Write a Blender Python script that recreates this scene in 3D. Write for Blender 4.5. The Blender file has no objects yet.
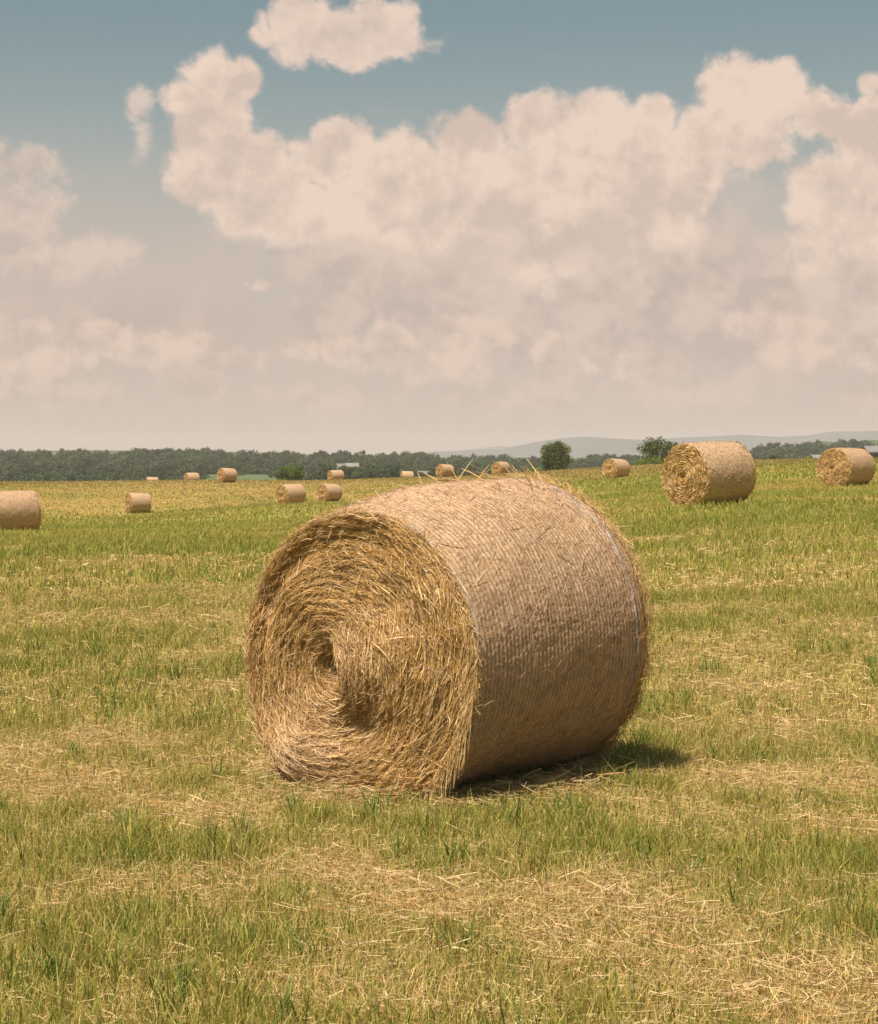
import bpy, math, random
import numpy as np
from math import radians as RD
rng = np.random.default_rng(7)
random.seed(7)
sc = bpy.context.scene
COL = sc.collection

# ------------------------------------------------------------------ camera
F = 2000.0; W0, H0 = 878, 1024; HOR = 465.0; CZ = 1.71
PITCH = math.atan((512 - HOR) / F)
cam_d = bpy.data.cameras.new('camera'); cam = bpy.data.objects.new('camera', cam_d); COL.objects.link(cam)
cam.location = (0, 0, CZ); cam.rotation_euler = (RD(90) - PITCH, 0, 0)
cam_d.sensor_fit = 'HORIZONTAL'; cam_d.sensor_width = 36; cam_d.lens = F / W0 * 36
cam_d.clip_start = 0.1; cam_d.clip_end = 40000
sc.camera = cam

def ground_z(px, py, d):            # height of the point seen at (px,py) when it stands d metres off
    a = math.atan((512 - py) / F) - PITCH
    return CZ + math.tan(a) * d
def gx(px, d): return (px - 439) / F * d

# ------------------------------------------------------------------ numpy noise
def hash2(ix, iy, seed=0):
    h = (ix.astype(np.int64) * 374761393 + iy.astype(np.int64) * 668265263 + seed * 1274126177) & 0xFFFFFFFF
    h = ((h ^ (h >> 13)) * 1274126177) & 0xFFFFFFFF
    return ((h ^ (h >> 16)) & 0xFFFF) / 65535.0
def vnoise(x, y, seed=0):
    x = np.asarray(x, float); y = np.asarray(y, float)
    ix = np.floor(x); iy = np.floor(y); fx = x - ix; fy = y - iy
    fx = fx * fx * (3 - 2 * fx); fy = fy * fy * (3 - 2 * fy)
    a = hash2(ix, iy, seed); b = hash2(ix + 1, iy, seed); c = hash2(ix, iy + 1, seed); d = hash2(ix + 1, iy + 1, seed)
    return (a * (1 - fx) + b * fx) * (1 - fy) + (c * (1 - fx) + d * fx) * fy
def fbm(x, y, seed=0, octv=4):
    s = 0; amp = 1; tot = 0
    for i in range(octv):
        s = s + amp * vnoise(x * 2 ** i + 17.3 * i, y * 2 ** i - 9.1 * i, seed + i); tot += amp; amp *= .5
    return s / tot
def sstep(a, b, x):
    t = np.clip((x - a) / (b - a), 0, 1); return t * t * (3 - 2 * t)

# ------------------------------------------------------------------ materials
def new_mat(name):
    m = bpy.data.materials.new(name); m.use_nodes = True
    nt = m.node_tree; nt.nodes.clear(); return m, nt
class NG:
    def __init__(s, nt): s.nt = nt
    def n(s, t, **kw):
        nd = s.nt.nodes.new(t)
        for k, v in kw.items(): setattr(nd, k, v)
        return nd
    def l(s, a, b): s.nt.links.new(a, b)
    def inp(s, sock, v):
        if isinstance(v, bpy.types.NodeSocket): s.l(v, sock)
        else: sock.default_value = v
    def m(s, op, a, b=None, c=None, clamp=False):
        nd = s.n('ShaderNodeMath', operation=op, use_clamp=clamp)
        s.inp(nd.inputs[0], a)
        if b is not None: s.inp(nd.inputs[1], b)
        if c is not None: s.inp(nd.inputs[2], c)
        return nd.outputs[0]
    def mix(s, f, a, b, blend='MIX'):
        nd = s.n('ShaderNodeMix', data_type='RGBA', blend_type=blend)
        s.inp(nd.inputs[0], f)
        s.inp(nd.inputs[6], a if isinstance(a, bpy.types.NodeSocket) else (*a, 1)[:4])
        s.inp(nd.inputs[7], b if isinstance(b, bpy.types.NodeSocket) else (*b, 1)[:4])
        return nd.outputs[2]
    def noise(s, vec, scale, detail=3, rough=.55, dist=0.0):
        nd = s.n('ShaderNodeTexNoise'); s.l(vec, nd.inputs['Vector'])
        nd.inputs['Scale'].default_value = scale; nd.inputs['Detail'].default_value = detail
        nd.inputs['Roughness'].default_value = rough; nd.inputs['Distortion'].default_value = dist
        return nd.outputs['Fac']
    def ramp(s, f, a, b, smooth=True):
        nd = s.n('ShaderNodeMapRange'); nd.interpolation_type = 'SMOOTHSTEP' if smooth else 'LINEAR'
        s.inp(nd.inputs[0], f); nd.inputs[1].default_value = a; nd.inputs[2].default_value = b
        return nd.outputs[0]

def fibre_mat(name, transl=.3, rough=.6, spec=.25, gain=1.0):
    """thin vegetable strips: colour comes from the strip's own colour attribute"""
    m, nt = new_mat(name); g = NG(nt)
    at = g.n('ShaderNodeAttribute', attribute_name='tint')
    p = g.n('ShaderNodeBsdfPrincipled'); t = g.n('ShaderNodeBsdfTranslucent')
    geo = g.n('ShaderNodeNewGeometry')
    nz = g.noise(geo.outputs['Position'], 60, 2)
    v = g.m('MULTIPLY_ADD', nz, .5, .75)
    mul = g.n('ShaderNodeVectorMath', operation='SCALE'); g.l(at.outputs['Color'], mul.inputs[0]); g.l(v, mul.inputs['Scale'])
    g.l(mul.outputs[0], p.inputs['Base Color']); g.l(mul.outputs[0], t.inputs['Color'])
    p.inputs['Roughness'].default_value = rough; p.inputs['Specular IOR Level'].default_value = spec
    mx = g.n('ShaderNodeMixShader'); mx.inputs[0].default_value = transl
    g.l(p.outputs[0], mx.inputs[1]); g.l(t.outputs[0], mx.inputs[2])
    o = g.n('ShaderNodeOutputMaterial'); g.l(mx.outputs[0], o.inputs['Surface'])
    return m

def simple_mat(name, c1, c2, scale=3, rough=.9, detail=4, bump=0):
    m, nt = new_mat(name); g = NG(nt)
    tc = g.n('ShaderNodeTexCoord')
    nz = g.ramp(g.noise(tc.outputs['Object'], scale, detail), .3, .7)
    p = g.n('ShaderNodeBsdfPrincipled'); g.l(g.mix(nz, c1, c2), p.inputs['Base Color'])
    p.inputs['Roughness'].default_value = rough; p.inputs['Specular IOR Level'].default_value = .15
    if bump:
        b = g.n('ShaderNodeBump'); b.inputs['Strength'].default_value = bump; g.l(nz, b.inputs['Height']); g.l(b.outputs[0], p.inputs['Normal'])
    o = g.n('ShaderNodeOutputMaterial'); g.l(p.outputs[0], o.inputs['Surface'])
    return m

# ------------------------------------------------------------------ mesh helpers
def mesh_np(name, verts, quads=None, tris=None, tint=None, smooth=False):
    """verts (N,3); quads (Q,4), tris (T,3); tint (N,3) per vertex colour"""
    me = bpy.data.meshes.new(name)
    nq = 0 if quads is None else len(quads); nt_ = 0 if tris is None else len(tris)
    me.vertices.add(len(verts)); me.vertices.foreach_set('co', np.ascontiguousarray(verts, np.float32).ravel())
    loops = []; starts = []
    if nq: loops.append(np.asarray(quads, np.int32).ravel()); starts.append(np.arange(nq, dtype=np.int32) * 4)
    if nt_: loops.append(np.asarray(tris, np.int32).ravel()); starts.append(nq * 4 + np.arange(nt_, dtype=np.int32) * 3)
    loops = np.concatenate(loops); starts = np.concatenate(starts)
    me.loops.add(len(loops)); me.loops.foreach_set('vertex_index', loops)
    me.polygons.add(nq + nt_); me.polygons.foreach_set('loop_start', starts)
    me.polygons.foreach_set('use_smooth', np.full(nq + nt_, smooth))
    me.update(calc_edges=True)
    if tint is not None:
        a = me.attributes.new('tint', 'FLOAT_COLOR', 'POINT')
        c = np.ones((len(verts), 4), np.float32); c[:, :3] = tint; a.data.foreach_set('color', c.ravel())
    return me
def add(name, me, mat=None, parent=None, loc=None):
    o = bpy.data.objects.new(name, me); COL.objects.link(o)
    if mat is not None and me is not None and len(me.materials) == 0: me.materials.append(mat)
    if parent is not None: o.parent = parent
    if loc is not None: o.location = loc
    return o
def tag(o, label=None, cat=None, group=None, kind=None):
    for k, v in (('label', label), ('category', cat), ('group', group), ('kind', kind)):
        if v: o[k] = v
    return o

def ribbons(P, Wv, taper=None):
    """P (N,K,3) centre lines, Wv (N,K,3) half width vectors -> verts, quads"""
    N, K, _ = P.shape
    w = Wv if taper is None else Wv * taper[None, :, None]
    V = np.stack([P - w, P + w], axis=2).reshape(N * K * 2, 3)
    i = (np.arange(N)[:, None] * K + np.arange(K - 1)[None, :]) * 2
    Q = np.stack([i, i + 1, i + 3, i + 2], axis=-1).reshape(-1, 4)
    return V, Q
def norm(v): return v / (np.linalg.norm(v, axis=-1, keepdims=True) + 1e-9)
def width_vecs(P, nrm, w, flat=.7):
    """half width vectors: across the strand, turned randomly out of the surface"""
    T = norm(np.gradient(P, axis=1))
    B = norm(np.cross(T, nrm[:, None, :]))
    ang = rng.normal(0, 1 - flat, len(P)) * 1.5
    Nn = np.cross(B, T)
    return (B * np.cos(ang)[:, None, None] + Nn * np.sin(ang)[:, None, None]) * (w / 2)[:, None, None]
def cmix(a, b, t): return np.asarray(a)[None, :] * (1 - t[:, None]) + np.asarray(b)[None, :] * t[:, None]

# ------------------------------------------------------------------ terrain height
BALES = [  # px centre of contact, py bottom, distance, angle of the open end away from the viewer, tuck
    (710, 506, 48.0, 45), (846, 487, 74.0, 36), (616, 478.5, 150.0, 40), (14, 531, 72.0, 72),
    (138, 513.5, 150.0, 68), (291, 504.5, 138.0, 50), (329.5, 501.5, 168.0, 48), (227, 482.5, 207.0, 58),
    (192, 483.5, 262.0, 64), (152, 487, 285.0, 78), (336, 481.5, 250.0, 60), (407, 481.5, 275.0, 76),
    (445, 477, 232.0, 50), (501, 475, 222.0, 38), (779, 472, 310.0, 70), (757, 472.5, 330.0, 66)]
pts = []
for (px, py, d, a) in BALES: pts.append((px, d, ground_z(px, py, d)))
for px in (-300, 0, 200, 439, 700, 900, 1250):
    for d in (1.5, 4, 8, 12): pts.append((px, d, 0.0))
for px, py, d in ((-300, 540, 60), (-300, 482, 240), (0, 482, 236), (100, 481.5, 238), (260, 481, 238), (370, 479, 240), (450, 477, 245), (530, 473.5, 270),
                  (560, 472.5, 290), (640, 469.5, 300), (700, 469, 300), (760, 468, 295), (878, 466.5, 290), (1250, 466, 290),
                  (60, 545, 34), (200, 570, 25), (350, 505, 140), (550, 490, 95), (1250, 490, 60), (878, 540, 30), (640, 540, 34), (439, 520, 75)):
    pts.append((px, d, ground_z(px, py, d)))
for px in (-300, 0, 150, 300, 450): pts.append((px, 330, -2.6))
for px in (600, 800, 1250): pts.append((px, 345, 0.35))
pts = np.array(pts)
def tcoord(px, d): return np.stack([np.asarray(px) / 260.0, np.log(np.maximum(d, 1.0)) * 2.2], -1)
TP = tcoord(pts[:, 0], pts[:, 1])
def kern(r2): return np.sqrt(r2 + .12)
_A = kern(((TP[:, None] - TP[None]) ** 2).sum(-1))
_n = len(TP); _M = np.zeros((_n + 1, _n + 1)); _M[:_n, :_n] = _A - np.eye(_n) * .002; _M[:_n, _n] = 1; _M[_n, :_n] = 1
_w = np.linalg.solve(_M, np.append(pts[:, 2], 0))
FARMS = [(346, 700, ground_z(346, 471, 700), 14), (383, 640, ground_z(383, 475, 640), 9), (426, 620, ground_z(426, 476.5, 620), 18),
         (822, 480, ground_z(822, 465, 480), 16), (873, 480, ground_z(873, 463, 480), 14)]
def height(x, y):
    x = np.asarray(x, float); y = np.asarray(y, float); shp = np.broadcast(x, y).shape
    x = np.broadcast_to(x, shp).ravel(); y = np.broadcast_to(y, shp).ravel()
    d = np.hypot(x, y); az = np.arctan2(x, y); px = 439 + F * np.clip(az, -.37, .41)
    dd = np.minimum(d, 340)
    q = tcoord(px, dd); out = np.empty(len(q))
    for i in range(0, len(q), 40000):
        r2 = ((q[i:i + 40000, None] - TP[None]) ** 2).sum(-1); out[i:i + 40000] = kern(r2) @ _w[:_n] + _w[_n]
    front = sstep(-.9, -.3, np.cos(az) - .9 + 0 * az)          # behind the viewer the field simply runs on level
    out = out * np.clip(np.cos(az), 0, 1) ** .5
    out = out + (fbm(x * .6, y * .6, 5, 3) - .5) * .05 * sstep(2, 6, d)
    far = sstep(330, 460, d); dw = np.clip(d, 620, 1250)
    lvl = CZ + .009 * dw * (-1.1 + 2.1 * ((dw - 620) / 630) ** .8) - 7         # a shallow valley, then the wooded slope
    pu = 439 + F * az; lvl = lvl + 6.6 * (sstep(188, 205, pu) - sstep(282, 299, pu)) * (1 - sstep(765, 830, d))   # the open meadow on the slope
    for (fx, fd, fz, fw) in FARMS:
        k_ = np.exp(-((pu - fx) / (fw * 1.1)) ** 4) * np.exp(-((d - fd) / 40) ** 4); lvl = lvl * (1 - k_) + fz * k_
    out = out * (1 - far) + lvl * far
    out = out - sstep(2500, 9000, d) * 12
    return out.reshape(shp)

# ------------------------------------------------------------------ colour of the sward (what grows where)
def greenness(x, y):
    """0 dry straw .. 1 fresh grass"""
    d = np.hypot(x, y)
    # mown rows run across, slightly turned
    xr = x * .97 + y * .25; yr = y * .97 - x * .25
    rows = fbm(xr * .16, yr * .75, 11, 3)
    mott = fbm(x * 1.3, y * 1.1, 23, 4)
    big = fbm(x * .05 + 3, y * .03, 31, 3)
    g = .50 + (rows - .5) * (.85 + .75 * sstep(14, 26, d)) + (mott - .5) * .8 + (big - .5) * .4 + .12 * sstep(16, 30, d)
    # the swath of dropped straw crossing the foreground
    def swath(x0, y0, x1, y1, wd, amp):
        dx, dy = x1 - x0, y1 - y0; L = math.hypot(dx, dy)
        t = np.clip(((x - x0) * dx + (y - y0) * dy) / L ** 2, 0, 1)
        dist = np.hypot(x - x0 - t * dx, y - y0 - t * dy) + (fbm(x * 2, y * 2, 41, 3) - .5) * .8
        return amp * np.exp(-(dist / wd) ** 2)
    g = g - swath(-2.9, 11.7, -1.1, 9.4, .34, .42) - swath(-1.1, 9.4, .15, 7.6, .32, .52) - swath(.15, 7.6, 1.3, 6.1, .36, .62)
    g = g - swath(1.4, 10.9, 3.4, 10.0, .8, .45) - swath(-1.9, 12.3, -1.2, 11.2, .3, .3)
    g = g - swath(-2.6, 13.2, -1.2, 14.2, .7, .3) - swath(1.6, 15, 4.5, 14.2, 1.2, .35)
    g = g - .10 * (1 - sstep(9, 13, d)) + (fbm(x * 3.2, y * 2.6, 71, 3) - .5) * .7 * (1 - sstep(12, 22, d)) + swath(-1.9, 6.6, -1.0, 7.2, .5, .2) + swath(.1, 9.3, 1.6, 8.6, .5, .45) + swath(-1.6, 8.4, -.9, 9.2, .35, .25)
    g = g + swath(-9, 30, 8, 33, 6, .18)
    g = g - .45 * sstep(135, 200, d + (fbm(x * .06, y * .02, 51, 3) - .5) * 90 - 20 * (x > 0))    # the far rise is drier
    return g

m_ground, nt = new_mat('field_soil'); g = NG(nt)
at = g.n('ShaderNodeAttribute', attribute_name='tint'); geo = g.n('ShaderNodeNewGeometry')
mp = g.n('ShaderNodeMapping'); g.l(geo.outputs['Position'], mp.inputs[0]); mp.inputs['Scale'].default_value = (1, .55, 1)
n1 = g.noise(mp.outputs[0], 9, 6, .7); n2 = g.noise(mp.outputs[0], .9, 5, .65)
v = g.m('MULTIPLY', g.m('MULTIPLY_ADD', n1, 1.1, .45), g.m('MULTIPLY_ADD', n2, .7, .65))
sv = g.n('ShaderNodeVectorMath', operation='SCALE'); g.l(at.outputs['Color'], sv.inputs[0]); g.l(v, sv.inputs['Scale'])
p = g.n('ShaderNodeBsdfPrincipled'); g.l(sv.outputs[0], p.inputs['Base Color']); p.inputs['Roughness'].default_value = .95; p.inputs['Specular IOR Level'].default_value = .1
bp = g.n('ShaderNodeBump'); bp.inputs['Strength'].default_value = .6; bp.inputs['Distance'].default_value = .05
g.l(n1, bp.inputs['Height']); g.l(bp.outputs[0], p.inputs['Normal'])
o = g.n('ShaderNodeOutputMaterial'); g.l(p.outputs[0], o.inputs['Surface'])

G_FRESH = (.135, .165, .030); G_OLIVE = (.225, .205, .045); G_STRAW = (.36, .255, .10); G_BROWN = (.25, .145, .055)
def sward_colour(x, y, d):
    gg = np.clip(greenness(x, y), 0, 1)
    c = cmix((.40, .29, .085), (.22, .25, .045), gg)
    return c
nr = 420; rr = np.concatenate([[0.0], np.geomspace(1.2, 9000, nr)])
az = np.concatenate([np.linspace(-180, -32, 38)[:-1], np.linspace(-32, 32, 261), np.linspace(32, 180, 38)[1:-1]]) * math.pi / 180
Rg, Ag = np.meshgrid(rr, az, indexing='ij'); X = Rg * np.sin(Ag); Y = Rg * np.cos(Ag); Z = height(X, Y) - .012
na = len(az)
i = np.arange(nr)[:, None] * na + np.arange(na)[None]; j = np.arange(nr)[:, None] * na + (np.arange(na)[None] + 1) % na
Q = np.stack([i, i + na, j + na, j], -1).reshape(-1, 4)[:, ::-1]
dG = Rg.ravel(); tint = sward_colour(X.ravel(), Y.ravel(), dG)
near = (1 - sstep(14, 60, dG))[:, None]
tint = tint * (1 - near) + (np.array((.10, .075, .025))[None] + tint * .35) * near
farc = sstep(340, 430, dG)[:, None]
fr_ = (1 - .30 * sstep(110, 190, dG))[:, None]; tint = tint * fr_ * np.where(fr_ < .99, np.array((1., .96, .9))[None], 1)
tint = tint * (1 - farc) + np.array((.085, .115, .05))[None] * farc
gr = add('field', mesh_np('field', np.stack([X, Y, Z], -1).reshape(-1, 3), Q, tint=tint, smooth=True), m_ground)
tag(gr, 'mown hayfield with green regrowth and dry stubble under the bales', kind='structure')

# ------------------------------------------------------------------ grass and straw litter
m_grass = fibre_mat('grass_blade', transl=.35, rough=.55, spec=.25)
def scatter(n, d0, d1, margin=1.18, power=1.0):
    """random spots in the wedge the camera looks over; equal spots per area when power = 1"""
    u = rng.random(n); d = (d0 ** (2 * power) + u * (d1 ** (2 * power) - d0 ** (2 * power))) ** (1 / (2 * power))
    hw = .22 * margin + .9 / d
    a = (rng.random(n) * 2 - 1) * hw
    return d * np.sin(a), d * np.cos(a)
BX, BY, BYAW = -.42, 10.3, 38.0             # front centre of the big bale on the ground
LM = 1.5; TH = RD(BYAW)
MCX, MCY = BX + LM / 2 * math.sin(TH), BY + LM / 2 * math.cos(TH)
def outside_bale(x, y):
    dx, dy = x - MCX, y - MCY
    a = dx * math.sin(TH) + dy * math.cos(TH); s = dx * math.cos(TH) - dy * math.sin(TH)
    return ~((np.abs(a) < .72) & (np.abs(s) < .30))
VV, QQ, CC = [], [], []; voff = 0
def emit(V, Q_, C, k):
    global voff
    VV.append(V); QQ.append(Q_ + voff); CC.append(np.repeat(C, k, axis=0)); voff += len(V)
def blades(x, y, h, w, lean, C, K=3, z0=0.0):
    n = len(x); z = height(x, y) + z0
    la = rng.random(n) * 2 * math.pi; ya = rng.random(n) * math.pi
    s = np.linspace(0, 1, K)
    off = (lean * h)[:, None] * (s[None] ** 1.8)
    P = np.stack([x[:, None] + np.cos(la)[:, None] * off, y[:, None] + np.sin(la)[:, None] * off,
                  z[:, None] + h[:, None] * s[None] * (1 - .25 * (lean[:, None] * s[None]) ** 2)], -1)
    Wv = np.stack([np.cos(ya), np.sin(ya), np.zeros(n)], -1) * (w / 2)[:, None]
    tp = np.array([1, .85, .12]) if K == 3 else np.array([1, 1, .8, .12])
    V, Q_ = ribbons(P, np.repeat(Wv[:, None], K, 1), tp)
    emit(V, Q_, C, K * 2)
def litter(x, y, L, w, C, zmax, K=3):
    n = len(x); z = height(x, y)
    a = rng.random(n) * 2 * math.pi; s = np.linspace(-.5, .5, K)
    bend = rng.normal(0, .12, n) * L
    ux, uy = np.cos(a), np.sin(a); tilt = rng.normal(0, .16, n)
    zz = z + .004 + rng.random(n) ** 1.5 * zmax
    bb = bend[:, None] * (1 - 4 * s[None] ** 2)
    P = np.stack([x[:, None] + ux[:, None] * s * L[:, None] - uy[:, None] * bb, y[:, None] + uy[:, None] * s * L[:, None] + ux[:, None] * bb,
                  zz[:, None] + np.abs(tilt[:, None] * L[:, None]) * (s[None] + .5)], -1)
    Wv = width_vecs(P, np.tile((0, 0, 1.), (n, 1)), w, .55)
    V, Q_ = ribbons(P, Wv); emit(V, Q_, C, K * 2)
def veg_colour(n, gg, kind):
    r = rng.random(n); v = rng.normal(1, .16, n).clip(.55, 1.5)[:, None]
    if kind == 'green':
        c = cmix((.12, .183, .027), (.315, .315, .055), r ** .9)
        yel = (rng.random(n) < (.60 - .36 * gg).clip(.14, 1))[:, None]
        c = np.where(yel, cmix((.36, .30, .07), (.44, .33, .11), r), c)
    elif kind == 'stub':
        c = cmix((.31, .31, .065), (.60, .46, .19), (r * 1.1 - gg * .5 + .3).clip(0, 1))
    else:
        c = cmix((.40, .28, .13), (.70, .54, .31), r ** 1.3)
        red = (rng.random(n) < .1)[:, None]; c = np.where(red, c * np.array((.85, .6, .45)), c)
    return c * v
def far_mix(C, x, y, size, dim):
    return C if size < 4 else C * .45 + sward_colour(x, y, x) * dim * .56
def layer(d0, d1, per_m2, size, wmin):
    """one distance band of sward"""
    area = .5 * (d1 ** 2 - d0 ** 2) * 2 * (.22 * 1.18) + .9 * 2 * (d1 - d0)
    n = int(area * per_m2)
    x, y = scatter(n, d0, d1); x += rng.normal(0, .006, n) * size
    keep = outside_bale(x, y); x, y = x[keep], y[keep]; n = len(x)
    gg = np.clip(greenness(x, y), -.2, 1.2); clump = fbm(x * 4.5, y * 4.5, 61, 2)
    r = rng.random(n); gs = gg * .75 + (clump - .5) * 1.1
    dim = (1 - .30 * sstep(110, 190, np.hypot(x, y)))[:, None]
    isg = r < (.21 + gs * .60).clip(.07, .74)
    isl = (~isg) & (rng.random(n) < (.48 - gg * .45).clip(.08, .75))
    iss = ~(isg | isl)
    adx, ady = x - MCX, y - MCY; fa = adx * math.sin(TH) + ady * math.cos(TH); fs_ = adx * math.cos(TH) - ady * math.sin(TH)
    trod = 1 - .6 * np.exp(-((fa + .95) / .30) ** 2) * (np.abs(fs_) < .8) - .6 * (np.abs(fa) < .85) * np.exp(-((fs_ - .5) / .22) ** 2)
    k = isg; m = k.sum()
    h = (.036 + .074 * rng.random(m) ** 1.4 + .10 * (clump[k] - .42).clip(0, 1) * (gg[k] > .35)) * (.8 + .5 * gg[k].clip(0, 1))
    tall = rng.random(m) < .035; h = np.where(tall, h * 1.6, h) * trod[k]
    blades(x[k], y[k], h * (1 + .1 * (size - 1)), np.maximum(wmin, .003 + .003 * rng.random(m)) * size, rng.random(m) * .75, far_mix(veg_colour(m, gg[k], 'green') * dim[k], x[k], y[k], size, dim[k]))
    k = iss; m = k.sum()
    blades(x[k], y[k], .03 + .06 * rng.random(m), np.maximum(wmin, .0022 + .002 * rng.random(m)) * size, rng.random(m) * .9, far_mix(veg_colour(m, gg[k], 'stub') * dim[k], x[k], y[k], size, dim[k]))
    k = isl; m = k.sum()
    litter(x[k], y[k], (.03 + .11 * rng.random(m) ** 2.6) * (.8 + .2 * size), np.maximum(wmin, .0022 + .002 * rng.random(m)) * size, far_mix(veg_colour(m, gg[k], 'straw') * dim[k], x[k], y[k], size, dim[k]), .045)
layer(4.6, 8.5, 6800, 1.0, .003)
layer(8.5, 13, 5400, 1.0, .0034)
layer(13, 22, 2100, 1.4, .0040)
layer(22, 42, 480, 2.3, .005)
layer(42, 90, 110, 4.0, .006)
layer(90, 250, 13, 8.5, .007)
# dropped straw scattered round the foot of the big bale
n = 9000; ra = rng.random(n) * 2 * math.pi; rd = .62 + np.abs(rng.normal(0, .22, n))
lx = MCX + (np.cos(ra) * rd * 1.15) * math.sin(TH) + (np.sin(ra) * rd * .95) * math.cos(TH); ly = MCY + (np.cos(ra) * rd * 1.15) * math.cos(TH) - (np.sin(ra) * rd * .95) * math.sin(TH)
litter(lx, ly, .04 + .13 * rng.random(n) ** 2, np.full(n, .0034), veg_colour(n, np.zeros(n), 'straw'), .075)
# taller single tufts
tx, ty = scatter(460, 5.2, 17); tg = greenness(tx, ty)
tx, ty = tx[tg > .35], ty[tg > .35]; kk = outside_bale(tx, ty); tx, ty = tx[kk], ty[kk]
nb = 16; bx = np.repeat(tx, nb) + rng.normal(0, .028, len(tx) * nb); by = np.repeat(ty, nb) + rng.normal(0, .028, len(tx) * nb)
n = len(bx); blades(bx, by, .08 + .10 * rng.random(n), .004 + .004 * rng.random(n), .15 + .6 * rng.random(n),
                    cmix((.08, .135, .024), (.18, .24, .04), rng.random(n)), K=4)
# grass standing up against the foot of the bale
t = rng.random(2600); fr = rng.random(2600) < .42
aa = np.where(fr, -.75 + rng.normal(-.09, .07, 2600), (t - .5) * 1.6); ss = np.where(fr, (rng.random(2600) - .5) * 1.3, .42 + rng.normal(0, .12, 2600))
bx = MCX + aa * math.sin(TH) + ss * math.cos(TH); by = MCY + aa * math.cos(TH) - ss * math.sin(TH); n = len(bx)
kk = outside_bale(bx, by); bx, by = bx[kk], by[kk]; n = len(bx)
blades(bx, by, .03 + .085 * rng.random(n) ** 1.8, .0035 + .003 * rng.random(n), .7 * rng.random(n), veg_colour(n, np.full(n, .75), 'green'), K=4)
gm = mesh_np('grass', np.concatenate(VV), np.concatenate(QQ), tint=np.concatenate(CC).clip(0, 1))
go = add('grass', gm, m_grass); tag(go, 'short green grass with dry stubble and dropped straw', kind='stuff')
print('grass quads', len(gm.polygons))

# ------------------------------------------------------------------ hay bales
m_straw = fibre_mat('straw', transl=.22, rough=.5, spec=.3)
m_core, nt = new_mat('packed_hay'); g = NG(nt)
tc = g.n('ShaderNodeTexCoord')
n1 = g.noise(tc.outputs['Object'], 40, 6, .75, .6); n2 = g.noise(tc.outputs['Object'], 6, 3)
c = g.mix(g.ramp(n1, .3, .72), (.13, .075, .025), (.40, .26, .10)); c = g.mix(g.m('MULTIPLY', n2, .5), c, (.30, .17, .06))
p = g.n('ShaderNodeBsdfPrincipled'); g.l(c, p.inputs['Base Color']); p.inputs['Roughness'].default_value = .9; p.inputs['Specular IOR Level'].default_value = .1
bp = g.n('ShaderNodeBump'); bp.inputs['Strength'].default_value = .9; bp.inputs['Distance'].default_value = .02; g.l(n1, bp.inputs['Height']); g.l(bp.outputs[0], p.inputs['Normal'])
o = g.n('ShaderNodeOutputMaterial'); g.l(p.outputs[0], o.inputs['Surface'])

m_wrap, nt = new_mat('net_wrapped_hay'); g = NG(nt)
tc = g.n('ShaderNodeTexCoord'); sx = g.n('ShaderNodeSeparateXYZ'); g.l(tc.outputs['UV'], sx.inputs[0])   # u = metres along, v = metres round
def wrap_nodes(g, sx):
    cmb = g.n('ShaderNodeCombineXYZ'); g.l(g.m('MULTIPLY', sx.outputs[0], 34), cmb.inputs[0]); g.l(g.m('MULTIPLY', sx.outputs[1], 11), cmb.inputs[1])
    fib = g.noise(cmb.outputs[0], 4.5, 6, .75, .8)
    uv = g.n('ShaderNodeCombineXYZ'); g.l(sx.outputs[0], uv.inputs[0]); g.l(sx.outputs[1], uv.inputs[1])
    mot = g.noise(uv.outputs[0], 14, 5, .7, .4); big = g.noise(uv.outputs[0], 2.2, 4, .6)
    warp = g.m('MULTIPLY', g.noise(uv.outputs[0], 5, 3), .02)
    ph = g.m('MULTIPLY', g.m('ADD', sx.outputs[0], warp), 2 * math.pi / .031)
    rib = g.m('MULTIPLY_ADD', g.m('SINE', ph), .5, .5)
    return fib, mot, big, rib
fib, mot, big, rib = wrap_nodes(g, sx)
c = g.mix(g.ramp(fib, .28, .7), (.235, .155, .083), (.465, .325, .205))
c = g.mix(g.ramp(mot, .45, .85), c, (.28, .175, .09))
c = g.mix(g.m('MULTIPLY', g.m('POWER', rib, 6), g.ramp(mot, .75, .35)), c, (.60, .43, .30))
c = g.mix(g.m('MULTIPLY', g.ramp(big, .35, .75), .35), c, (.36, .22, .10))
p = g.n('ShaderNodeBsdfPrincipled'); g.l(c, p.inputs['Base Color']); p.inputs['Roughness'].default_value = .7; p.inputs['Specular IOR Level'].default_value = .25
bp = g.n('ShaderNodeBump'); bp.inputs['Strength'].default_value = .5; bp.inputs['Distance'].default_value = .009
g.l(g.m('ADD', g.m('MULTIPLY', fib, 1.1), g.m('MULTIPLY', rib, .11)), bp.inputs['Height']); g.l(bp.outputs[0], p.inputs['Normal'])
o = g.n('ShaderNodeOutputMaterial'); g.l(p.outputs[0], o.inputs['Surface'])
m_net = simple_mat('net_edge', (.24, .23, .24), (.40, .38, .37), 30, .6)

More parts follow.
